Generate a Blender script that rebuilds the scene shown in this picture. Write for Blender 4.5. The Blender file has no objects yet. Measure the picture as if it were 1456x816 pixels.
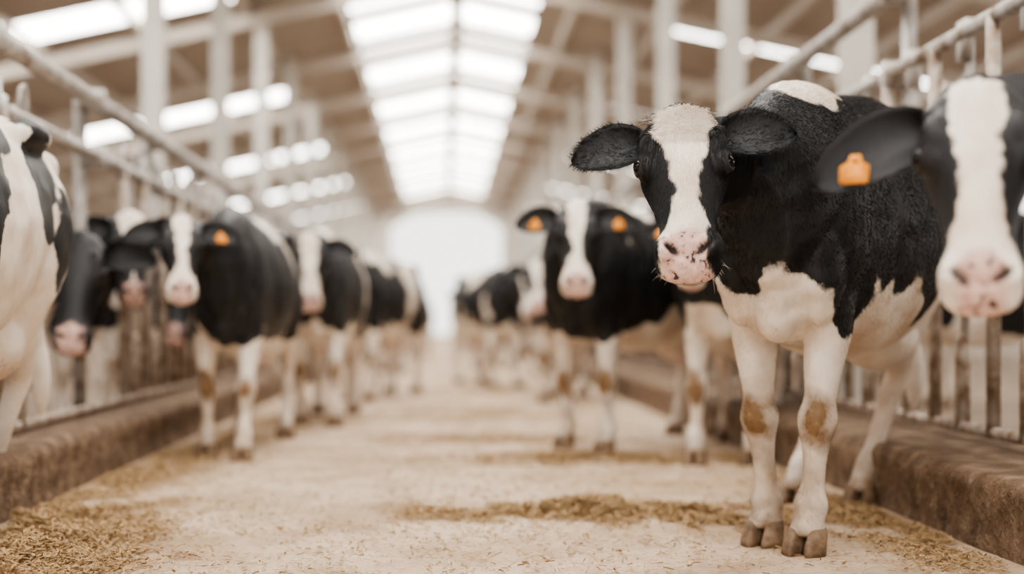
import bpy, bmesh, math, random
import numpy as np
from mathutils import Vector, Matrix, noise
random.seed(7); rng=np.random.default_rng(7)
scene=bpy.context.scene
F=2022.0; VX=630.0; VY=460.0; CH=0.70
def W(px,py,d): return np.array([(px-VX)*d/F, d, CH+(VY-py)*d/F])

# ------------------------------------------------------------------ materials
def mat(name):
    m=bpy.data.materials.new(name); m.use_nodes=True
    nt=m.node_tree; b=nt.nodes['Principled BSDF']
    return m,nt,b
def N(nt,t,**kw):
    n=nt.nodes.new(t)
    for k,v in kw.items(): setattr(n,k,v)
    return n
def noise_node(nt,scale,detail=4,coord=None,rough=.55):
    n=N(nt,'ShaderNodeTexNoise'); n.inputs['Scale'].default_value=scale; n.inputs['Detail'].default_value=detail
    n.inputs['Roughness'].default_value=rough
    if coord: nt.links.new(coord,n.inputs['Vector'])
    return n
def ramp(nt,fac,stops):
    r=N(nt,'ShaderNodeValToRGB'); el=r.color_ramp.elements
    while len(el)<len(stops): el.new(.5)
    for e,(p,c) in zip(el,stops): e.position=p; e.color=(*c,1)
    nt.links.new(fac,r.inputs['Fac']); return r.outputs['Color']
def mixc(nt,fac,a,b,mode='MIX'):
    m=N(nt,'ShaderNodeMix',data_type='RGBA',blend_type=mode)
    for s,v in ((m.inputs[0],fac),(m.inputs[6],a),(m.inputs[7],b)):
        if isinstance(v,(int,float)): s.default_value=v
        elif isinstance(v,tuple): s.default_value=(*v,1) if len(v)==3 else v
        else: nt.links.new(v,s)
    return m.outputs[2]
def math_(nt,op,a,b=None,clamp=False):
    m=N(nt,'ShaderNodeMath',operation=op); m.use_clamp=clamp
    for s,v in zip(m.inputs,(a,b)):
        if v is None: continue
        if isinstance(v,(int,float)): s.default_value=v
        else: nt.links.new(v,s)
    return m.outputs[0]
def bump(nt,b,h,strength=.3,dist=.01):
    n=N(nt,'ShaderNodeBump'); n.inputs['Strength'].default_value=strength; n.inputs['Distance'].default_value=dist
    nt.links.new(h,n.inputs['Height']); nt.links.new(n.outputs[0],b.inputs['Normal'])
def simple(name,stops,scale,rough=.7,metal=0,bs=.2,bd=.005,detail=5,obj=True):
    m,nt,b=mat(name); tc=N(nt,'ShaderNodeTexCoord')
    n=noise_node(nt,scale,detail,tc.outputs['Object'])
    nt.links.new(ramp(nt,n.outputs['Fac'],stops),b.inputs['Base Color'])
    b.inputs['Roughness'].default_value=rough; b.inputs['Metallic'].default_value=metal
    n2=noise_node(nt,scale*4,4,tc.outputs['Object']); bump(nt,b,n2.outputs['Fac'],bs,bd)
    return m

def coat_material(name,hair=False):
    m,nt,b=mat(name); tc=N(nt,'ShaderNodeTexCoord'); co=tc.outputs['Object']
    def attr(n): 
        a=N(nt,'ShaderNodeAttribute'); a.attribute_name=n; return a.outputs['Fac']
    white_n=noise_node(nt,6,5,co)
    white=ramp(nt,white_n.outputs['Fac'],[(.3,(.60,.475,.365)),(.62,(.83,.765,.68))])
    blk_n=noise_node(nt,5,3,co)
    black=ramp(nt,blk_n.outputs['Fac'],[(.35,(.005,.005,.006)),(.7,(.013,.0125,.0135))])
    e=noise_node(nt,34,3,co)
    f=attr('coat')
    if not hair: f=math_(nt,'ADD',f,math_(nt,'MULTIPLY',math_(nt,'SUBTRACT',e.outputs['Fac'],.5),.14))
    fac=math_(nt,'ADD',math_(nt,'MULTIPLY',f,24),.5,clamp=True)
    col=mixc(nt,fac,white,black)
    if not hair:
        pk_n=noise_node(nt,48,3,co)
        pk=ramp(nt,pk_n.outputs['Fac'],[(.36,(.04,.028,.028)),(.41,(.56,.35,.30)),(.7,(.74,.54,.47))])
        col=mixc(nt,attr('pink'),col,pk)
    dn=noise_node(nt,30,4,co)
    dfac=math_(nt,'MULTIPLY',attr('dirt'),math_(nt,'ADD',math_(nt,'MULTIPLY',dn.outputs['Fac'],1.3),.4),clamp=True)
    col=mixc(nt,dfac,col,(.20,.115,.052))
    if not hair:
        col=mixc(nt,attr('dark'),col,(.014,.008,.008))
    nt.links.new(col,b.inputs['Base Color'])
    b.inputs['Roughness'].default_value=.5
    b.inputs['Specular IOR Level'].default_value=.42 if not hair else .32
    if not hair:
        mp=N(nt,'ShaderNodeMapping'); mp.inputs['Scale'].default_value=(1,1,.3); nt.links.new(co,mp.inputs['Vector'])
        h=noise_node(nt,200,4,mp.outputs[0]); h2=noise_node(nt,26,3,mp.outputs[0])
        hh=math_(nt,'ADD',h.outputs['Fac'],math_(nt,'MULTIPLY',h2.outputs['Fac'],1.0)); bump(nt,b,hh,.42,.004)
    return m
M_coat=coat_material('cow_coat'); M_hair=coat_material('cow_hair',True)
M_hoof=simple('hoof_horn',[(.3,(.085,.048,.026)),(.7,(.27,.18,.11))],25,.7,0,.5,.004)
m,nt,b=mat('cow_eye'); b.inputs['Base Color'].default_value=(.006,.004,.004,1); b.inputs['Roughness'].default_value=.12; b.inputs['Specular IOR Level'].default_value=.35; M_eye=m
M_tag=simple('ear_tag_plastic',[(.3,(.70,.26,.03)),(.7,(.82,.33,.045))],20,.45,0,.05,.001)
COWMATS=[M_coat,M_hoof,M_eye,M_tag]

M_steel=simple('galvanised_steel',[(.30,(.22,.165,.12)),(.46,(.40,.37,.34)),(.7,(.56,.54,.51))],9,.45,.45,.15,.002)
M_dirtsteel=simple('dirty_steel_bar',[(.32,(.13,.072,.04)),(.47,(.30,.23,.175)),(.68,(.47,.42,.37))],14,.55,.2,.25,.002)
M_paint=simple('pale_painted_steel',[(.3,(.55,.52,.47)),(.7,(.69,.66,.61))],2,.6,0,.05,.002)
M_roof=simple('roof_sheet',[(.3,(.35,.29,.235)),(.7,(.44,.375,.31))],.8,.7,0,.05,.002)
M_beam=simple('roof_steel',[(.3,(.54,.475,.405)),(.7,(.63,.57,.50))],1,.6,0,.05,.002)
M_wall=simple('wall_plaster',[(.3,(.58,.53,.47)),(.7,(.70,.65,.59))],1.2,.85)
M_kerb=simple('kerb_concrete',[(.25,(.075,.042,.023)),(.5,(.17,.108,.065)),(.75,(.32,.235,.16))],9,.9,0,1.0,.03,9)
# floor
m,nt,b=mat('floor_concrete'); tc=N(nt,'ShaderNodeTexCoord'); co=tc.outputs['Object']
n1=noise_node(nt,1.6,7,co,.6); n2=noise_node(nt,30,7,co,.7)
c1=ramp(nt,n1.outputs['Fac'],[(.32,(.33,.235,.155)),(.5,(.50,.385,.28)),(.72,(.62,.505,.395))])
c2=ramp(nt,n2.outputs['Fac'],[(.30,(.50,.39,.29)),(.50,(1,1,1)),(.8,(1.1,1.08,1.05))])
col=mixc(nt,.7,c1,c2,'MULTIPLY')
n3=noise_node(nt,.9,8,co,.72)
sfac=ramp(nt,n3.outputs['Fac'],[(.46,(0,0,0)),(.60,(1,1,1))])
n4=noise_node(nt,70,4,co)
scol=ramp(nt,n4.outputs['Fac'],[(.35,(.19,.115,.055)),(.65,(.47,.34,.205))])
col=mixc(nt,math_(nt,'MULTIPLY',sfac,.62),col,scol)
nt.links.new(col,b.inputs['Base Color']); b.inputs['Roughness'].default_value=.85
bump(nt,b,n2.outputs['Fac'],.45,.012); M_floor=m
M_mud=simple('mud_floor',[(.3,(.18,.125,.085)),(.7,(.36,.28,.21))],3,.8,0,.5,.02)
M_straw=simple('straw',[(.3,(.21,.12,.05)),(.5,(.37,.245,.12)),(.72,(.57,.42,.245))],55,.85,0,.1,.001)
m,nt,b=mat('skylight_panel'); b.inputs['Base Color'].default_value=(.9,.9,.88,1)
b.inputs['Emission Color'].default_value=(1,.965,.915,1); b.inputs['Emission Strength'].default_value=11.5; M_sky=m

# ------------------------------------------------------------------ helpers
def obj_from(name,verts,faces,mats,smooth=True,parent=None,midx=None):
    me=bpy.data.meshes.new(name); me.from_pydata([tuple(v) for v in verts],[],[tuple(f) for f in faces])
    for mm in mats: me.materials.append(mm)
    if smooth: me.polygons.foreach_set('use_smooth',[True]*len(me.polygons))
    if midx is not None: me.polygons.foreach_set('material_index',midx)
    me.update(); o=bpy.data.objects.new(name,me); scene.collection.objects.link(o)
    if parent: o.parent=parent
    return o
class MB:
    def __init__(s): s.v=[]; s.f=[]; s.m=[]
    def add(s,v,f,mi=0):
        k=len(s.v); s.v.extend([tuple(x) for x in v]); s.f.extend([tuple(i+k for i in q) for q in f]); s.m.extend([mi]*len(f))
    def box(s,x0,x1,y0,y1,z0,z1,mi=0):
        v=[(x,y,z) for x in (x0,x1) for y in (y0,y1) for z in (z0,z1)]
        s.add(v,[(0,1,3,2),(4,6,7,5),(0,4,5,1),(2,3,7,6),(0,2,6,4),(1,5,7,3)],mi)
    def tube(s,pts,r,seg=10,mi=0):
        pts=[np.array(p,float) for p in pts]; n=len(pts); rs=r if hasattr(r,'__len__') else [r]*n
        v=[];f=[]; ref=None
        for i,p in enumerate(pts):
            t=pts[min(i+1,n-1)]-pts[max(i-1,0)]; t=t/np.linalg.norm(t)
            if ref is None: ref=np.array([0,0,1.]) if abs(t[2])<.9 else np.array([1.,0,0])
            a=np.cross(ref,t)
            a/=np.linalg.norm(a)+1e-9; bb=np.cross(t,a); ref=bb
            for k in range(seg):
                an=2*math.pi*k/seg; v.append(p+rs[i]*(a*math.cos(an)+bb*math.sin(an)))
        for i in range(n-1):
            for k in range(seg):
                f.append((i*seg+k,i*seg+(k+1)%seg,(i+1)*seg+(k+1)%seg,(i+1)*seg+k))
        f.append(tuple(range(seg))[::-1]); f.append(tuple((n-1)*seg+k for k in range(seg)))
        s.add(v,f,mi)
    def obj(s,name,mats,smooth=True,parent=None): return obj_from(name,s.v,s.f,mats,smooth,parent,s.m)

def catmull(S,sub):
    S=np.array(S,float); out=[]
    n=len(S)
    for i in range(n-1):
        p0=S[max(i-1,0)];p1=S[i];p2=S[i+1];p3=S[min(i+2,n-1)]
        for k in range(sub):
            t=k/sub
            out.append(.5*((2*p1)+(-p0+p2)*t+(2*p0-5*p1+4*p2-p3)*t*t+(-p0+3*p1-3*p2+p3)*t**3))
    out.append(S[-1]); return np.array(out)
def loft(mb,S,ref,seg=24,sub=3,top=0.,bot=0.,ex=2.0,axes=None):
    """S rows: x,y,z,ha(side),hb(other)"""
    S=catmull(S,sub); n=len(S); C=S[:,:3]; v=[]
    ref=np.array(ref,float)
    for i in range(n):
        if axes is None:
            t=C[min(i+1,n-1)]-C[max(i-1,0)]; t/=np.linalg.norm(t)+1e-9
            a=np.cross(ref,t); a/=np.linalg.norm(a)+1e-9; bb=np.cross(t,a)
        else: a,bb=axes
        ha,hb=max(S[i,3],.004),max(S[i,4],.004)
        for k in range(seg):
            an=2*math.pi*k/seg; c,s_=math.cos(an),math.sin(an)
            cx=math.copysign(abs(c)**(2/ex),c); sx=math.copysign(abs(s_)**(2/ex),s_)
            wf=1-top*max(0,sx)**1.5-bot*max(0,-sx)**1.5
            v.append(C[i]+a*ha*cx*wf+bb*hb*sx)
    f=[]
    for i in range(n-1):
        for k in range(seg): f.append((i*seg+k,i*seg+(k+1)%seg,(i+1)*seg+(k+1)%seg,(i+1)*seg+k))
    v.append(C[0]); v.append(C[-1]); a0=n*seg; 
    for k in range(seg):
        f.append((a0,(k+1)%seg,k)); f.append((a0+1,(n-1)*seg+k,(n-1)*seg+(k+1)%seg))
    mb.add(v,f)
def ellipsoid(mb,c,r,axes=None,seg=20,rings=12,mi=0):
    c=np.array(c,float); A=np.eye(3) if axes is None else np.array(axes)
    v=[c+A[2]*r[2]]
    for i in range(1,rings):
        th=math.pi*i/rings
        for k in range(seg):
            ph=2*math.pi*k/seg
            v.append(c+A[0]*r[0]*math.sin(th)*math.cos(ph)+A[1]*r[1]*math.sin(th)*math.sin(ph)+A[2]*r[2]*math.cos(th))
    v.append(c-A[2]*r[2]); f=[]
    for k in range(seg): f.append((0,1+k,1+(k+1)%seg))
    for i in range(rings-2):
        for k in range(seg):
            a=1+i*seg; f.append((a+k,a+seg+k,a+seg+(k+1)%seg,a+(k+1)%seg))
    L=len(v)-1; a=1+(rings-2)*seg
    for k in range(seg): f.append((a+k,L,a+(k+1)%seg))
    mb.add(v,f,mi)
def sstep(a,b_,x): 
    t=np.clip((x-a)/(b_-a),0,1); return t*t*(3-2*t)
def fbm(P,sc,seed,oct=2):
    return np.array([noise.fractal(Vector((p[0]*sc+seed,p[1]*sc+seed*1.7,p[2]*sc-seed*.6)),.6,2.,oct) for p in P])

EAR_U=.062; EAR_V=.098
def ear_hw(t): return (.026+.048*np.clip(np.sin(np.pi*np.minimum(1,t**.8*1.02)),0,1)**.85)*np.where(t<.8,1,np.sqrt(np.clip(1-((t-.8)/.2)**2,.0004,1)))
# ------------------------------------------------------------------ cow builder
def make_cow(name,origin,heading,poll,nose,roll=0,scale=1.,vox=.016,seed=1.,bias=0.,feet=None,hero=False,fg=False,
             tags=(False,False),ear_droop=(.12,.12),blaze=None,width=1.,z0=0.,fur=0,hip=0.,earlen=1.15,patches=None):
    origin=np.array([origin[0],origin[1],z0]); ch,sh=math.cos(heading),math.sin(heading)
    R=np.array([[ch,-sh,0],[sh,ch,0],[0,0,1]])
    tl=lambda p:(R.T@(np.array(p,float)-origin))/scale
    P=tl(poll); Nn=tl(nose); u=Nn-P; HL=np.linalg.norm(u); u/=HL
    hs=HL/.52
    v=np.cross([0,0,1.],u); v/=np.linalg.norm(v); w=np.cross(u,v)
    cr,sr=math.cos(roll),math.sin(roll); v,w=v*cr+w*sr, w*cr-v*sr
    H=lambda a,b_,c: P+hs*(u*a+v*b_+w*c)
    mb=MB()
    wd=width
    T=[(-1.64,0,1.25,.05,.06),(-1.58,0,1.20,.15,.16),(-1.46,0,1.14,.22,.27),(-1.27,0,1.11,.27,.325),(-1.05,0,1.06,.305,.38),
       (-.8,0,1.02,.345,.425),(-.5,0,1.0,.35,.435),(-.25,0,1.025,.30,.42),(-.02,0,1.06,.245,.41),(.13,0,1.05,.205,.355),(.25,0,1.0,.15,.27),(.32,0,.98,.08,.16)]
    hp=lambda x: hip*float(sstep(0,-.8,np.array(x)))
    T=[(a,b_,c+hp(a)*.6,d*wd,e+hp(a)*.4) for a,b_,c,d,e in T]
    loft(mb,T,(0,0,1),top=.28,bot=.1,ex=2.25,seg=32,sub=4)
    # neck
    S0=np.array([-.08,0,1.13]); A=H(.07,0,-.125); ln=np.linalg.norm(A-S0)
    C1=S0+np.array([.42*ln,0,.04]); B=[]
    rr=[(.19,.31),(.165,.27),(.14,.225),(.118,.185),(.102,.152),(.095,.13),(.09,.11)]
    for i,(a_,b_) in enumerate(rr):
        t=i/(len(rr)-1); p=(1-t)**2*S0+2*t*(1-t)*C1+t*t*A; B.append((*p,a_,b_))
    loft(mb,B,(0,0,1),top=.30,bot=.25,ex=2.1)
    for s in (1,-1):
        ellipsoid(mb,(.02,s*.15*wd,1.02),(.17,.095,.27))
        ellipsoid(mb,(.12,s*.12*wd,.89),(.12,.08,.20))
        ellipsoid(mb,(-1.13,s*.185*wd,1.335+hip),(.15,.085,.055))
        ellipsoid(mb,(-1.50,s*.11*wd,1.27+hip),(.09,.055,.06))
        ellipsoid(mb,(-1.33,s*.165*wd,1.02),(.20,.105,.24))
    ellipsoid(mb,(.07,0,.82),(.18,.155,.18)); ellipsoid(mb,(.15,0,.76),(.11,.075,.12))
    ellipsoid(mb,(-.04,0,1.40),(.22,.05,.06))
    ellipsoid(mb,(-1.13,0,.66 if hero else .63),(.20,.15,.14))
    feet=feet or {}
    hooves=[]
    def leg(S,key,s):
        fx,fy=feet.get(key,(0,0)); out=[]; z_t=S[0][2]
        for x,y,z,ha,hb in S:
            k=min(1,max(0,(z_t-z)/(z_t-.1)))
            out.append((x+fx*k,s*y*(1 if z<1 else wd)+fy*k,z,ha,hb))
        loft(mb,out,(1,0,0),seg=20,sub=4)
        x,y=out[-1][0],out[-1][1]; hooves.append((x,y))
        fx_,fy_,_=out[-3][:3]
        for q in (1,-1): ellipsoid(mb,(fx_-.045,fy_+q*.022,.125),(.018,.014,.02),seg=10,rings=6)
    FL=[(0.0,.13,.98,.08,.15),(0.01,.135,.80,.082,.125),(.01,.14,.68,.072,.094),(.02,.14,.57,.058,.070),(.02,.14,.475,.047,.053),(.028,.14,.405,.060,.063),(.024,.14,.345,.046,.048),
        (.015,.14,.28,.035,.039),(.012,.14,.20,.036,.040),(.012,.14,.145,.052,.054),(.022,.14,.10,.046,.048),(.035,.14,.065,.056,.058),(.04,.14,.045,.05,.05)]
    HLg=[(-1.30,.15,1.08,.12,.21),(-1.27,.175,.90,.11,.19),(-1.25,.18,.76,.085,.145),(-1.33,.17,.64,.062,.095),(-1.43,.16,.55,.048,.068),(-1.475,.155,.49,.046,.062),(-1.47,.15,.42,.040,.050),
        (-1.45,.15,.30,.036,.042),(-1.435,.15,.21,.037,.042),(-1.425,.15,.145,.049,.053),(-1.405,.15,.10,.046,.049),(-1.385,.15,.065,.054,.058),(-1.38,.15,.045,.05,.05)]
    for key,s in (('fl',1),('fr',-1)): leg(FL,key,s)
    for key,s in (('hl',1),('hr',-1)): leg(HLg,key,s)
    loft(mb,[(-1.50,0,1.27+hip,.04,.04),(-1.62,0,1.27+hip,.034,.036),(-1.69,.0,1.16,.024,.024),(-1.70,.01,.9,.02,.02),(-1.69,.015,.68,.022,.022),(-1.69,.02,.52,.04,.035),(-1.69,.02,.40,.03,.028),(-1.69,.02,.34,.008,.008)],(1,0,0),seg=12,sub=3)
    HS=[(-.030,.045,.035,-.095),(0,.082,.070,-.086),(.05,.110,.100,-.103),(.11,.122,.122,-.122),(.17,.122,.132,-.130),(.22,.108,.128,-.128),(.28,.088,.106,-.110),
        (.34,.076,.088,-.097),(.39,.073,.076,-.089),(.43,.083,.073,-.088),(.465,.090,.066,-.092),(.495,.088,.054,-.099),(.52,.076,.040,-.107),(.535,.050,.024,-.112),(.540,.015,.010,-.114)]
    loft(mb,[(*H(a,0,c),hs*hv,hs*hw) for a,hv,hw,c in HS],(0,0,1),axes=(v,w),top=.12,bot=.38,ex=2.5,sub=4)
    AX=np.array([u,v,w])
    ellipsoid(mb,H(.470,0,-.148),hs*np.array([.050,.055,.026]),AX)
    ellipsoid(mb,H(.005,0,-.045),hs*np.array([.040,.055,.035]),AX)
    for s in (1,-1):
        ellipsoid(mb,H(.17,s*.100,-.055),hs*np.array([.050,.032,.042]),AX)
        ellipsoid(mb,H(.125,s*.088,-.02),hs*np.array([.045,.032,.022]),AX)
        ellipsoid(mb,H(.468,s*.056,-.055),hs*np.array([.040,.034,.036]),AX)
        ellipsoid(mb,H(.27,s*.062,-.10),hs*np.array([.09,.026,.04]),AX)
        ellipsoid(mb,H(EAR_U,s*EAR_V*.9,-.068),hs*np.array([.034,.035,.030]),AX)
        if vox<.012:
            ax=(v*s*.86+w*.42+u*.05); ax/=np.linalg.norm(ax); e1=u-ax*np.dot(u,ax); e1/=np.linalg.norm(e1); e2=np.cross(ax,e1)
            c=H(.18,s*.125,-.045); pts=[c+hs*(e1*.028*math.cos(t)+e2*.019*math.sin(t)) for t in np.linspace(0,2*math.pi,17)]
            mb.tube(pts,.0075*hs,8)
    tmp=mb.obj(name+'_tmp',[])
    md=tmp.modifiers.new('r','REMESH'); md.mode='VOXEL'; md.voxel_size=vox; md.adaptivity=0
    ms=tmp.modifiers.new('s','SMOOTH'); ms.factor=.5; ms.iterations=max(4,int(.06/vox))
    dg=bpy.context.evaluated_depsgraph_get(); ev=tmp.evaluated_get(dg); me=ev.to_mesh()
    nv=len(me.vertices); co=np.empty(nv*3); me.vertices.foreach_get('co',co); co=co.reshape(-1,3)
    no=np.empty(nv*3); me.vertices.foreach_get('normal',no); no=no.reshape(-1,3)
    faces=[tuple(p.vertices) for p in me.polygons]
    ev.to_mesh_clear(); bpy.data.objects.remove(tmp)
    rel=(co-P)/hs; U=rel@u; V=rel@v; Wc=rel@w
    inh=(U>-.06)&(U<.58)&(abs(V)<.2)&(Wc>-.27)&(Wc<.08)
    dark=np.zeros(nv)
    for s in (1,-1):   # comma nostrils
        nu,nvv=U-.480,V*s-.046
        dd=np.sqrt(((nu+.5*nvv)/.015)**2+((nvv)/.023)**2+((Wc+.045)/.045)**2)
        g=np.exp(-dd**2)*inh; co-= no*(g*.024*hs)[:,None]; dark=np.maximum(dark,sstep(.22,.50,g))
    gm=np.exp(-((Wc+.122+.10*(U-.45))/.008)**2)*sstep(.36,.42,U)*inh
    co-=no*(gm*.009*hs)[:,None]; dark=np.maximum(dark,gm*.9)
    for s in (1,-1):
        de=np.sqrt(((U-.18)/.036)**2+((Wc+.048)/.030)**2+((V*s-.125)/.04)**2); dark=np.maximum(dark,(de<1)*.8*inh)
    X,Y,Z=co.T
    lowz=fbm(co,1.9,seed,2); hi=fbm(co,6.5,seed+9,2)
    body=(~inh)
    fold=np.sin((Z*1.0+X*.9)*38+3*hi)*.0028*np.exp(-((X-.22)/.16)**2)*sstep(1.25,1.0,Z)*sstep(.6,.75,Z)*body
    fold+=np.sin(X*52+2*hi+Z*3)*.0020*sstep(-.25,-.4,X)*sstep(-1.0,-.8,X)*np.exp(-((Z-1.05)/.22)**2)*body
    fold+=hi*.006*sstep(.55,.75,Z)*body
    fold-=.010*np.exp(-((X+.20-.25*(Z-1.0))/.035)**2)*sstep(.7,.85,Z)*sstep(1.38,1.25,Z)*body*(abs(Y)>.08)
    co+=no*fold[:,None]
    dirt=np.zeros(nv); pink=np.zeros(nv)
    if hero:
        f=np.full(nv,.5)
        bz=.835+.08*hi+ .03*np.sin(Y*22+1)
        bz=np.where(X<-.25,.82+.07*hi,bz)
        bz-=.17*np.exp(-((Y-.17)/.06)**2-((X-.02)/.16)**2)
        bz-=.12*np.exp(-((X+.60)/.12)**2)*(Y>0)
        f=np.minimum(f,(Z-bz)*3)
        p=((X-.03)/.25)**2+((Y-.04)/.13)**2+((Z-1.48)/.13)**2
        f=np.minimum(f,(np.sqrt(p)-1+.35*hi)*.5)
    elif fg:
        f=.3+lowz*.4
    elif patches:
        f=np.full(nv,-.4)
        for (a,b_,c,r1,r2,r3) in patches:
            q=np.sqrt(((X-a)/r1)**2+((Y-b_)/r2)**2+((Z-c)/r3)**2)
            f=np.maximum(f,(1-q+.55*hi)*.5)
    else:
        f=lowz+.12+bias+.15*hi
        f=f-1.6*sstep(.80,.52,Z+.05*hi)
        f=f+.7*sstep(.05,.3,X)*sstep(.8,.95,Z)
        f=np.where((X<-1.62)&(Z<.6),-.5,f)
    bl=blaze or [(-.06,.05),(.1,.05),(.2,.033),(.3,.022),(.36,.04),(.42,.09),(.58,.12)]
    bw=np.interp(U,[a for a,_ in bl],[b_ for _,b_ in bl])
    fh=(np.abs(V-(.004 if hero else 0))-bw+.016*fbm(rel,14,seed,2))*4
    fh=np.where((abs(V)>.088)&(U<.32),.5,fh)
    fh=np.where((Wc<-.115)&(U<.37),.4,fh)
    if hero:
        blk=.058-np.sqrt(((U-.462)/1.5)**2+((V-.100)/1.0)**2+((Wc+.075)/1.7)**2)+.012*hi
        fh=np.maximum(fh,blk*8)
    if fg: fh=np.where(U<-.004,.5,fh)
    if hero: fh=np.where(U<-.020,.5,fh)
    f=np.where(inh,fh,f)
    g=sstep(.425,.45,U+.010*np.cos(V*60))*inh*sstep(-.138,-.120,Wc)
    if hero: g=g*(1-sstep(-.004,.008,blk))
    pw=.060 if hero else (.040 if fg else .048)
    pink=np.maximum(pink,g*sstep(pw+.02,pw,abs(V)))
    pink=np.maximum(pink,inh*sstep(.40,.46,U)*sstep(-.150,-.165,Wc)*.30)
    if not hero: pink=np.maximum(pink,.6*np.exp(-((X+1.13)/.2)**2-(Y/.2)**2)*sstep(.62,.55,Z)*(Z>.4))
    for i,(key,s) in enumerate((('fl',1),('fr',-1))):
        fx,fy=feet.get(key,(0,0)); k=(.98-.40)/.88
        dd=np.sqrt(((Y-(s*.14+fy*k))/.055)**2+((Z-.40)/.085)**2)+.5*hi; dirt=np.maximum(dirt,(np.clip((1.2-dd)*1.5,0,1))*((X-(.02+fx*k))>-.01))
    dirt=np.maximum(dirt,.9*sstep(.19,.04,Z)*np.clip(.75+hi,0,1))
    dirt=np.maximum(dirt,.45*sstep(.62,.25,Z)*np.clip(hi*2.2+.4,0,1))
    dirt=np.maximum(dirt,.5*sstep(.6,.2,Z)*(X<-.8)*np.clip(hi+.6,0,1))
    at=[f,pink,dark,dirt]
    out=MB(); out.v=[tuple(c) for c in co]; out.f=list(faces); out.m=[0]*len(faces)
    def pad(fv,pk=0,dk=0,dt=0):
        k=len(out.v)-len(at[0])
        for i,val in enumerate((fv,pk,dk,dt)): at[i]=np.concatenate([at[i],np.full(k,val)])
    earpts=[]
    for s in (1,-1):
        dr=ear_droop[0 if s>0 else 1]
        base=H(EAR_U,s*EAR_V,-.066)
        d=v*s*math.cos(dr)+u*math.sin(dr)-w*.18; d/=np.linalg.norm(d)
        nrm=w*.93+u*.15+v*s*.25; nrm-=d*np.dot(nrm,d); nrm/=np.linalg.norm(nrm); ac=np.cross(d,nrm)
        L=.205*hs*earlen; ns,ntt=18,14; top=[];botm=[]
        for i in range(ns+1):
            t=i/ns; hw=hs*float(ear_hw(np.array(t)))*(1+.3*(earlen-1))
            cup=hs*(.038*(1-t)**.8+.012)
            for j in range(ntt+1):
                q=-1+2*j/ntt
                c=base+d*L*t+ac*hw*q-nrm*cup*(1-q*q)+nrm*.02*hs*math.sin(math.pi*t)
                top.append(c); botm.append(c-nrm*.008*hs*(1-.6*abs(q))-nrm*.001)
        nn=ntt+1; K=len(top); ff=[]
        for i in range(ns):
            for j in range(ntt):
                a=i*nn+j; ff.append((a,a+1,a+nn+1,a+nn)); ff.append((K+a,K+a+nn,K+a+nn+1,K+a+1))
        for i in range(ns):
            a=i*nn; ff.append((a,a+nn,K+a+nn,K+a)); a=i*nn+ntt; ff.append((a,K+a,K+a+nn,a+nn))
        for j in range(ntt):
            a=ns*nn+j; ff.append((a,a+1,K+a+1,K+a))
        out.add(top+botm,ff,0); pad(.5)
        earpts.append((base,d,nrm,ac,L))
        if tags[0 if s>0 else 1]:
            c=base+d*L*(.62 if fg else .52)+nrm*.012*hs
            hang=-np.array([0,0,1.]); hang-=nrm*np.dot(hang,nrm); hang/=np.linalg.norm(hang); sd=np.cross(hang,nrm)
            tw,th=.030,.066; ring=[]
            for (a_,b_) in [(-.35,0),(.35,0),(.5,.25),(1,.4),(1,.92),(.9,1),(-.9,1),(-1,.92),(-1,.4),(-.5,.25)]:
                ring.append(c+sd*a_*tw+hang*(b_*th-.01))
            fr=[p+nrm*.004 for p in ring]+[p for p in ring]; k=len(ring)
            out.add(fr,[tuple(range(k)),tuple(range(2*k-1,k-1,-1))]+[(i,k+i,k+(i+1)%k,(i+1)%k) for i in range(k)],3); pad(0)
            ellipsoid(out,c+nrm*.004,(.009,.009,.006),np.array([sd,hang,nrm]),10,6,3); pad(0)
    for s in (1,-1):
        ellipsoid(out,H(.18,s*.1165,-.046),np.array([.0240,.023,.022])*hs,AX,18,12,2); pad(0)
    for (x,y) in hooves:
        for q in (1,-1):
            rings=[]; seg=14
            for z,hx,hy,ox in ((0,.062,.033,.030),(.018,.061,.0335,.026),(.04,.054,.032,.014),(.062,.048,.030,.002),(.078,.040,.026,-.004)):
                for k in range(seg):
                    a=2*math.pi*k/seg; c,s_=math.cos(a),math.sin(a)
                    px=hx*c*(1.12 if c>0 else .9); py=hy*s_*(1-.35*max(0,c)**2)
                    rings.append((x+ox+px,y+q*(.031+.004*(c>0))+py- q*.010*max(0,c)**2,z))
            ff=[]
            for i in range(4):
                for k in range(seg): ff.append((i*seg+k,i*seg+(k+1)%seg,(i+1)*seg+(k+1)%seg,(i+1)*seg+k))
            ff.append(tuple(range(seg))[::-1]); ff.append(tuple(4*seg+k for k in range(seg)))
            out.add(rings,ff,1); pad(0)
    o=out.obj(name,COWMATS)
    for nm,arr in zip(('coat','pink','dark','dirt'),at):
        a=o.data.attributes.new(nm,'FLOAT','POINT'); a.data.foreach_set('value',arr.astype(np.float32))
    o.location=origin; o.rotation_euler=(0,0,heading); o.scale=(scale,)*3
    if fur:
        add_fur(o,co,no,at,faces,P,u,v,w,hs,earpts,inh,fur,earlen)
    return o

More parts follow.
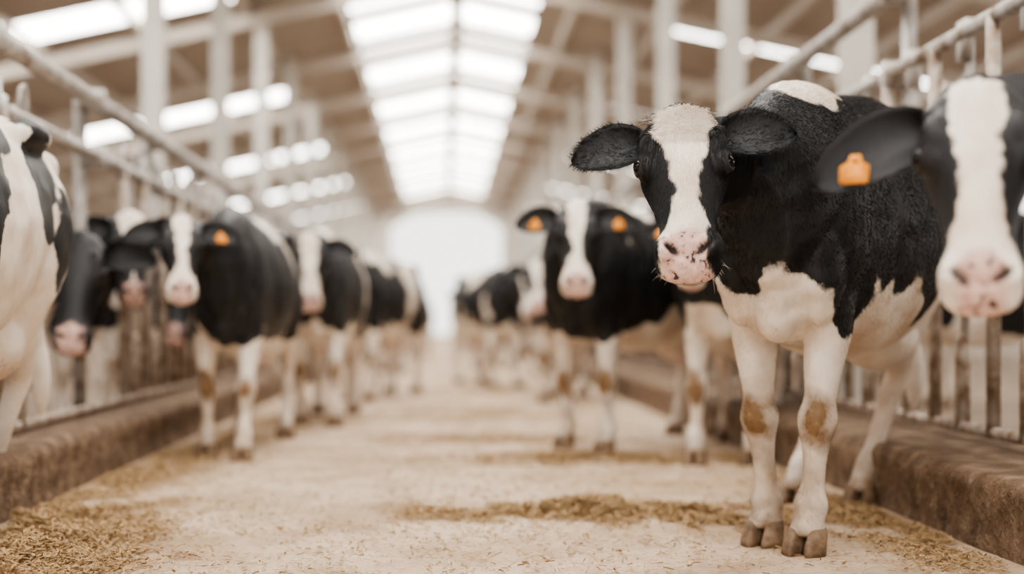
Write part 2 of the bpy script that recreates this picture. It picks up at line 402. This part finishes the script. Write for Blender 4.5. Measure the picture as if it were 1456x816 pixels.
def add_fur(o,co,no,at,faces,P,u,v,w,hs,earpts,inh,count,earlen):
    fq=np.array([f[:3] for f in faces]); fc=co[fq].mean(1)
    wt=np.where(fc[:,0]>-.9,1.,.25); hd=inh[fq[:,0]]; wt=np.where(hd,3.5,wt); wt=np.where(fc[:,2]<.09,0,wt)
    wt=wt*np.where(at[1][fq[:,0]]>.3,.0,1)*np.where(at[2][fq[:,0]]>.3,0,1)
    idx=rng.choice(len(fq),size=count,p=wt/wt.sum())
    r=rng.random((count,3)); r/=r.sum(1,keepdims=True)
    root=(co[fq[idx]]*r[:,:,None]).sum(1); n_=no[fq[idx,0]]
    fcoat=(at[0][fq[idx]]*r).sum(1); fdirt=(at[3][fq[idx]]*r).sum(1)
    h=inh[fq[idx,0]]; rel=(root-P)/hs; UU=rel@u; VV=rel@v; WW=rel@w
    flow=np.where(h[:,None],u[None,:]+v[None,:]*(VV*1.5)[:,None],np.array([[-.75,0,-.6]]))
    up=(h&(UU<.10)&(WW>-.06))
    flow=np.where(up[:,None],u[None,:]*.25+v[None,:]*(VV*9)[:,None]+rng.normal(0,.25,(count,3)),flow)
    flow=flow+rng.normal(0,.13,flow.shape)
    flow-=n_*(flow*n_).sum(1,keepdims=True); flow/=np.linalg.norm(flow,axis=1,keepdims=True)+1e-6
    L=np.where(h,.010,.012)*rng.uniform(.7,1.3,count)
    tuft=h&(UU<.12)&(WW>-.07)&(abs(VV)<.1)
    L=np.where(tuft,L*1.9,L)
    lift=np.where(tuft,.38,np.where(h,.18,.14))
    p0=root-n_*.0006; p1=p0+(flow*.5+n_*lift[:,None]*.9)*L[:,None]; p2=p0+(flow*1.0+n_*lift[:,None])*L[:,None]
    strands=[np.stack([p0,p1,p2],1)]; C=[fcoat]; D=[fdirt]
    k=1800; a_=rng.normal(0,.034,k); uu=rng.uniform(-.018,.07,k)
    r0=P+hs*(u*uu[:,None]+v*a_[:,None]+w*((-.018-1.8*(a_**2)-np.clip(-uu,0,1)*.8)[:,None]))
    dr=(u*.25+w*.35)[None,:]+v*(a_*12)[:,None]+rng.normal(0,.30,(k,3)); dr/=np.linalg.norm(dr,axis=1,keepdims=True)
    l=rng.uniform(.010,.028,k)[:,None]; p1=r0+dr*l*.55; p2=r0+dr*l+u*l*.4
    strands.append(np.stack([r0,p1,p2],1)); C.append(np.where((abs(a_-.004)<.068)&(uu>-.014),-.5,.5)); D.append(np.zeros(k))
    for (base,d,nrm,ac,LL) in earpts:
        k=1600; t=rng.uniform(.05,.99,k); q=np.where(rng.random(k)<.6,np.sign(rng.normal(size=k))*rng.uniform(.75,1,k),rng.uniform(-1,1,k))
        hw=hs*ear_hw(t)*(1+.3*(earlen-1))
        cup=hs*(.038*(1-t)**.8+.012)
        r0=base+d*(LL*t)[:,None]+ac*(hw*q)[:,None]-nrm*(cup*(1-q*q))[:,None]+nrm*(.02*hs*np.sin(np.pi*t))[:,None]
        dr=d*.6+ac*(q*.8)[:,None]*.7+nrm*.35+rng.normal(0,.25,(k,3)); dr/=np.linalg.norm(dr,axis=1,keepdims=True)
        l=rng.uniform(.008,.024,k)[:,None]
        strands.append(np.stack([r0,r0+dr*l*.5,r0+dr*l+np.array([0,0,-.15])*l],1)); C.append(np.full(k,.5)); D.append(np.zeros(k))
    k=50; s_=np.sign(rng.normal(size=k)); uu=rng.uniform(.42,.52,k)
    r0=P+hs*(u*uu[:,None]+v*(s_*rng.uniform(.04,.07,k))[:,None]+w*(-rng.uniform(.11,.15,k))[:,None])
    dr=v*(s_*.8)[:,None]+u*.5-w*.2+rng.normal(0,.25,(k,3)); l=rng.uniform(.02,.04,k)[:,None]
    strands.append(np.stack([r0,r0+dr*l*.5,r0+dr*l+np.array([0,0,-.3])*l],1)); C.append(np.full(k,-.5)); D.append(np.zeros(k))
    S=np.concatenate(strands); C=np.concatenate(C); D=np.concatenate(D); n=len(S)
    hc=bpy.data.hair_curves.new('fur'); hc.add_curves([3]*n)
    hc.attributes['position'].data.foreach_set('vector',S.reshape(-1).astype(np.float32))
    ra=hc.attributes.get('radius') or hc.attributes.new('radius','FLOAT','POINT')
    ra.data.foreach_set('value',np.tile(np.array([.00045,.00038,.0001],np.float32),n))
    for nm,arr in (('coat',C),('dirt',D)):
        at_=hc.attributes.new(nm,'FLOAT','CURVE'); at_.data.foreach_set('value',arr.astype(np.float32))
    hc.materials.append(M_hair)
    ho=bpy.data.objects.new('fur',hc); scene.collection.objects.link(ho); ho.parent=o

HD=lambda dx,dy: math.atan2(dy,dx)
R_=math.radians
yaw=R_(30)
# hero
make_cow('holstein_cow',(1.10,4.47),HD(-math.sin(yaw),-math.cos(yaw)),W(968,151,4.07),W(978,356,3.76),roll=R_(5),scale=1.0,vox=.0065,seed=3.3,
   hero=True,feet={'fl':(.07,-.065),'fr':(-.04,.05),'hl':(0.20,-.22),'hr':(.30,-.15)},ear_droop=(-.12,.08),hip=.07,earlen=1.10,
   blaze=[(-.06,.076),(.08,.076),(.14,.064),(.20,.045),(.26,.033),(.33,.031),(.38,.052),(.43,.078),(.58,.09)],fur=200000)
# foreground cow, neck through the fence
make_cow('holstein_cow',(2.38,3.35),HD(-1,-.05),W(1388,108,2.97),W(1396,404,2.77),roll=R_(2),scale=1.03,vox=.011,seed=8.1,fg=True,tags=(False,True),
   ear_droop=(.1,.48),earlen=1.46,blaze=[(-.06,.056),(.08,.062),(.2,.042),(.3,.036),(.38,.06),(.43,.085),(.58,.10)])
R1=make_cow('holstein_cow',(.80,7.85),HD(-.6,-.8),W(820,285,7.35),W(820,405,7.12),scale=.95,seed=5.2,bias=.35,tags=(True,True),feet={'fl':(.05,.03),'fr':(-.1,-.05)},earlen=1.2)
R2=make_cow('holstein_cow',(1.42,7.15),HD(-.3,-.95),W(990,300,6.75),W(980,395,6.55),scale=.95,seed=2.7,bias=.4,tags=(True,True),feet={'fr':(.1,.0)})
L4=make_cow('holstein_cow',(-1.12,7.45),HD(-.02,-1),W(258,305,6.95),W(259,412,6.70),scale=.9,seed=11.4,bias=.4,tags=(True,False),feet={'fl':(.16,-.03),'fr':(-.1,.0)},width=.88)
L5=make_cow('holstein_cow',(-.86,9.8),HD(-.02,-.98),W(440,333,9.15),W(440,430,8.93),scale=.93,seed=14.9,bias=.0,feet={'fl':(.15,0),'fr':(-.1,0)},width=.9,blaze=[(-.06,.06),(.1,.06),(.2,.05),(.3,.045),(.38,.06),(.42,.09),(.58,.12)])
L1=make_cow('holstein_cow',(-1.65,3.72),HD(-.06,-1),(-1.95,3.0,1.3),(-2.0,2.75,.9),scale=1.0,seed=21.3,width=.85,feet={'hl':(0,-.24),'hr':(0,-.10)},
   patches=[(-.55,.25,1.22,.30,.22,.13),(-1.10,.26,1.20,.12,.2,.20),(-1.32,.20,.98,.10,.2,.16),(-.85,.22,1.42,.14,.1,.05),(-.4,.3,.95,.18,.2,.12)])
L3=make_cow('holstein_cow',(-2.42,7.9),HD(1,-.15),W(186,300,7.55),W(192,418,7.33),scale=.95,seed=17.2,bias=.2,tags=(True,False),blaze=[(-.06,.08),(.1,.07),(.2,.03),(.3,.01),(.4,.0),(.58,.0)])
L2=make_cow('holstein_cow',(-2.50,6.85),HD(1,-.1),W(112,330,7.0),W(96,485,6.75),scale=.97,seed=27.2,bias=.5,blaze=[(-.06,-.05),(.58,-.03)])
def inst(src,x,y,rot,s=1.,z=0):
    o=bpy.data.objects.new('holstein_cow',src.data); scene.collection.objects.link(o)
    o.location=(x,y,z); o.rotation_euler=(0,0,rot); k=src.scale[0]*s; o.scale=(k,k,k)
for (src,x,y,dr,s) in [(L5,-.74,13.0,-.25,1),(L4,-.95,16.6,.45,1),(L5,-.72,20.4,.15,1.02),(R1,-.98,24.5,.6,1),(L5,-.75,29,-.2,1),(L4,-.95,35,.4,1),(R1,-.85,43,.4,1),(L5,-.9,51,0,1),
     (L4,1.02,12.6,-.15,1),(L5,.66,15.6,.3,.98),(L2,1.35,19,-1.7,.95),(L4,.62,22.8,-.3,1),(R1,1.0,27.5,-.2,1),(L5,.75,33,.3,1),(L4,1.0,39,-.3,1),(R1,.9,46,0,1)]:
    inst(src,x,y,src.rotation_euler[2]+dr,s)
for i,y in enumerate([9.3,10.8,12.4,15.9,17.3,20.2,21.6,24.6,26,29.5,33.7,38,42.5]):
    inst((L2,L3)[i%2],-2.46-.05*(i%3),y,HD(1,-.15+.05*(i%3)))
for i,y in enumerate([8.8,11.7,13.1,16.1,17.4,20.4,21.7,24.9,29.2,33.5,38,42]):
    inst((L2,L3)[i%2],2.80+.05*(i%3),y,HD(-1,-.1-.05*(i%3)))

# ------------------------------------------------------------------ building
YB,YE=-6.0,62.0; XR=.25; RZ=6.5; SL=.21; HWD=11.5
rz=lambda x: RZ-SL*abs(x-XR)
mb=MB(); mb.add([(-2.0,YB,0),(2.2,YB,0),(2.2,YE+6,0),(-2.0,YE+6,0)],[(0,1,2,3)]); mb.obj('floor',[M_floor],False)
mb=MB(); mb.box(-14,14,YB-4,YE+30,-.12,-.006); mb.obj('ground',[M_mud],False)
def kerb(name,x0,x1):
    mb=MB(); n=900; ys=-1+(YE+1)*np.linspace(0,1,n)**1.6; inner=x0 if x0>0 else x1; outer=x1 if x0>0 else x0; s=1 if x0>0 else -1
    prof=[(0,-.01),(0,.02),(.004,.05),(.002,.08),(.0,.11),(-.002,.14),(-.006,.17),(-.006,.195),(.002,.215),(.018,.232),(.05,.238),(.12,.238),(.2,.234),(abs(outer-inner)-.03,.236),(abs(outer-inner),.22),(abs(outer-inner),-.01)]
    k=len(prof); vs=[]
    for i,y in enumerate(ys):
        for a,z in prof:
            nn=noise.noise(Vector((a*6,y*2.1,z*7+s)))*.016+noise.noise(Vector((a*20,y*9,z*24)))*.012
            vs.append((inner+s*(a+ (nn if a<.1 else 0)),y,z+(nn*.5 if z>.2 else 0)))
    fs=[(i*k+j,i*k+j+1,(i+1)*k+j+1,(i+1)*k+j) for i in range(n-1) for j in range(k-1)]
    mb.add(vs,fs); return mb.obj(name,[M_kerb])
kerb('kerb',1.67,2.32); kerb('kerb',-2.02,-1.55)

def fence(name,x,ztop,zmid,zbot,gaps,side,st,pm):
    mb=MB(); y0,y1=-1.0,60.
    mb.tube([(x,y0,ztop),(x,y1,ztop)],.044,14); mb.tube([(x-side*.02,y0,zmid),(x-side*.02,y1,zmid)],.032,12)
    mb.tube([(x-side*.03,y0,zbot),(x-side*.03,y1,zbot)],.024,12,1)
    y=y0; i=0
    while y<y1:
        ok=not any(a<y<b_ or a<y+st*.5<b_ for a,b_ in gaps)
        if i%pm==0:
            mb.tube([(x+side*.07,y,.245),(x+side*.07,y,ztop+.02)],.034,10)
            for z in (ztop,zmid): mb.box(x-.055,x+.055,y-.05,y+.05,z-.055,z+.055)
        if ok:
            mb.tube([(x-side*.03,y,zbot),(x-side*.03,y,zmid)],.027,10,1)
            a=y+st*.5
            mb.tube([(x-side*.03,a,zbot),(x-side*.03,a,zbot+.34),(x-side*.03,a+.004,zbot+.362),(x-side*.03,a+.006,zbot+.372)],[.030,.030,.020,.006],10,1)
            mb.tube([(x-side*.0,a+.05,zbot+.02),(x-side*.0,a+.06,zbot+.75),(x-side*.0,a+.0,zmid-.2),(x-side*.0,a+.0,zmid+.05)],.019,8)
            if side<0:
                mb.box(x-side*.02-.012,x-side*.02+.012,y-.03,y+.05,zmid-.06,zmid+.13)
                mb.tube([(x-side*.02,a+.04,zmid+.02),(x-side*.02,a+.05,zmid+.13),(x-side*.02,a+.10,zmid+.15),(x-side*.02,a+.14,zmid+.1),(x-side*.02,a+.15,zmid)],.012,6)
            else:
                mb.box(x-side*.02-.014,x-side*.02+.014,a-.05,a+.06,zmid-.11,zmid+.05)
        y+=st; i+=1
    return mb.obj(name,[M_steel,M_dirtsteel])
fence('feed_fence',2.12,2.26,1.87,.285,[(2.9,3.7)],1,.64,3)
fence('feed_fence',-1.82,1.86,1.57,.27,[(6.5,7.0),(7.4,7.9)],-1,.56,3)

for s,y0 in ((-1,14.4),(1,10.1)):
    y=y0
    while y<60:
        mb=MB(); x=s*2.93; h=rz(x)-.05
        mb.box(x-.10,x+.10,y-.10,y-.085,0,h); mb.box(x-.10,x+.10,y+.085,y+.10,0,h); mb.box(x-.012,x+.012,y-.085,y+.085,0,h); mb.box(x-.16,x+.16,y-.16,y+.16,0,.03)
        mb.obj('steel_column',[M_paint],False); y+=4.3
roofm=MB(); skym=MB(); fr=MB()
def slab(m_,xa,xb,ya,yb,dz=0,th=.04):
    za,zb=rz(xa)+dz,rz(xb)+dz
    v=[(xa,ya,za),(xb,ya,zb),(xb,yb,zb),(xa,yb,za),(xa,ya,za+th),(xb,ya,zb+th),(xb,yb,zb+th),(xa,yb,za+th)]
    m_.add(v,[(3,2,1,0),(4,5,6,7),(0,1,5,4),(1,2,6,5),(2,3,7,6),(3,0,4,7)])
y=YB; i=0; bay=2.4
while y<YE:
    yb=min(y+bay,YE); g=.45
    for s in (-1,1):
        side=(i%4==0) if s>0 else (i%4==3); ge=.7 if s>0 else .6
        rw=1.85 if s<0 else 1.40
        xs=[XR,XR+s*.12,XR+s*rw,XR+s*3.4,XR+s*8.2,XR+s*HWD]
        P_=lambda m_,a,b_,ya,yb_:slab(m_,min(a,b_),max(a,b_),ya,yb_)
        P_(roofm,xs[0],xs[1],y,yb); P_(skym,xs[1],xs[2],y+g,yb-g); P_(roofm,xs[1],xs[2],y,y+g); P_(roofm,xs[1],xs[2],yb-g,yb)
        P_(roofm,xs[2],xs[3],y,yb)
        if side: P_(skym,xs[3],xs[4],y+ge,yb-ge); P_(roofm,xs[3],xs[4],y,y+ge); P_(roofm,xs[3],xs[4],yb-ge,yb)
        else: P_(roofm,xs[3],xs[4],y,yb)
        P_(roofm,xs[4],xs[5],y,yb)
    y+=bay; i+=1
ro=roofm.obj('roof',[M_roof],False)
skym.obj('skylight_panels',[M_sky],False)
for s in (-1,1):
    for x in (1.95,3.4,5,6.6,8.2,9.8):
        xx=XR+s*x; fr.box(xx-.04,xx+.04,YB,YE,rz(xx)-.16,rz(xx)-.01)
y=YB
while y<YE:
    for s in (-1,1):
        xa,xb=XR,XR+s*HWD; x0,x1=min(xa,xb),max(xa,xb)
        slab(fr,x0,x1,y-.07,y+.07,-.34,.2)
    y+=2.4*2
fr.box(XR-.11,XR+.11,YB,YE,RZ-.34,RZ-.04)
fr.obj('roof_frame',[M_beam],False)
EH=rz(XR+HWD)
for s,nm in ((-1,'wall_left'),(1,'wall_right')):
    mb=MB(); x=XR+s*HWD; mb.box(x-.1,x+.1,YB,YE,0,1.1); mb.box(x-.1,x+.1,YB,YE,EH-.5,EH)
    y=YB
    while y<YE: mb.box(x-.12,x+.12,y,y+.25,1.1,EH-.5); y+=4.8
    mb.obj(nm,[M_wall],False)
mb=MB(); Y=YE
mb.box(-HWD+XR,-2.25,Y,Y+.2,0,1.2); mb.box(2.55,HWD+XR,Y,Y+.2,0,1.2)
for xa,xb in ((-HWD+XR,-6.5),(-3.2,-2.25),(2.55,3.6),(7,HWD+XR)): mb.box(xa,xb,Y,Y+.2,1.2,3.6)
v=[(-HWD+XR,3.6),(-2.25,3.6),(-2.25,4.9),(-1.2,5.5),(1.5,5.5),(2.55,4.9),(2.55,3.6),(HWD+XR,3.6),(HWD+XR,EH),(XR,RZ),(-HWD+XR,EH)]
mb.add([(a,Y,b_) for a,b_ in v],[(0,1,2,10),(2,3,9,10),(3,4,9),(4,5,8,9),(5,6,7,8)])
mb.obj('wall_back',[M_wall],False)

# ------------------------------------------------------------------ straw
def straw(name,patches,seed):
    r=np.random.default_rng(seed); V=[]
    for (cx,cy,rx,ry,hh,n) in patches:
        x=cx+rx*.5*r.normal(size=n); y=cy+ry*.5*r.normal(size=n)
        nz=np.array([noise.fractal(Vector((a*4.5,b_*3.0,seed)),.6,2.,4) for a,b_ in zip(x,y)])
        q=np.sqrt(((x-cx)/rx)**2+((y-cy)/ry)**2)
        keep=(nz>(-.34+.42*q+r.normal(0,.20,n)))&(x>-1.52)&(x<1.63); x,y,q,nz=x[keep],y[keep],q[keep],nz[keep]; n=len(x)
        top=hh*np.exp(-(q*1.3)**2)*np.clip(.6+nz*1.5,.15,1.6)
        z=.004+top*r.random(n)
        L=r.uniform(.007,.030,n); wd=r.uniform(.0009,.0028,n); th=r.uniform(0,2*np.pi,n); el=r.normal(0,.25,n)
        d=np.stack([np.cos(th)*np.cos(el),np.sin(th)*np.cos(el),np.sin(el)],1); s_=np.stack([-np.sin(th),np.cos(th),r.normal(0,.5,n)],1)
        c=np.stack([x,y,z+np.abs(np.sin(el))*L*.5],1)
        q4=np.stack([c-d*(L/2)[:,None]-s_*wd[:,None],c+d*(L/2)[:,None]-s_*wd[:,None]*.6,c+d*(L/2)[:,None]+s_*wd[:,None]*.6,c-d*(L/2)[:,None]+s_*wd[:,None]],1)
        V.append(q4.reshape(-1,3))
    V=np.concatenate(V); n=len(V)//4
    return obj_from(name,V,np.arange(n*4).reshape(-1,4).tolist(),[M_straw],False)
straw('straw_pile',[(-1.34,4.6,.46,1.0,.05,60000),(-1.42,6.4,.3,2.0,.02,20000),(-1.30,3.9,.45,.5,.06,22000)],1)
straw('straw_pile',[(.58,5.25,.70,.26,.04,44000),(1.0,5.05,.5,.3,.03,14000),(1.50,5.2,.22,1.6,.02,20000)],2)
straw('straw_pile',[(.8,7.3,.9,.35,.03,26000),(.2,8.6,.8,.5,.012,8000),(.3,11,.9,1.5,.01,9000),(.5,14.5,1.0,2,.01,7000),(-1.3,9,.4,3,.015,12000)],3)
straw('straw_litter',[(.1,5.5,2.4,4.0,.002,22000),(0,10,2.4,5,.003,14000),(-.2,4.4,2.2,1.4,.001,7000)],4)

# ------------------------------------------------------------------ light, world
wd_=bpy.data.worlds.new('World'); scene.world=wd_; wd_.use_nodes=True
bg=wd_.node_tree.nodes['Background']; bg.inputs[0].default_value=(1,.963,.908,1); bg.inputs[1].default_value=2.45
try:
    scene.view_settings.look='AgX - Medium High Contrast'
except Exception as e: print(e)
cam=bpy.data.cameras.new('camera'); co_=bpy.data.objects.new('camera',cam); scene.collection.objects.link(co_)
co_.location=(0,0,CH); co_.rotation_euler=(math.pi/2,0,0); cam.lens=50; cam.sensor_width=36
cam.shift_x=(728-VX)/1456; cam.shift_y=(VY-408)/1456
cam.dof.use_dof=True; cam.dof.focus_distance=4.02; cam.dof.aperture_fstop=.88; cam.clip_end=300
scene.camera=co_
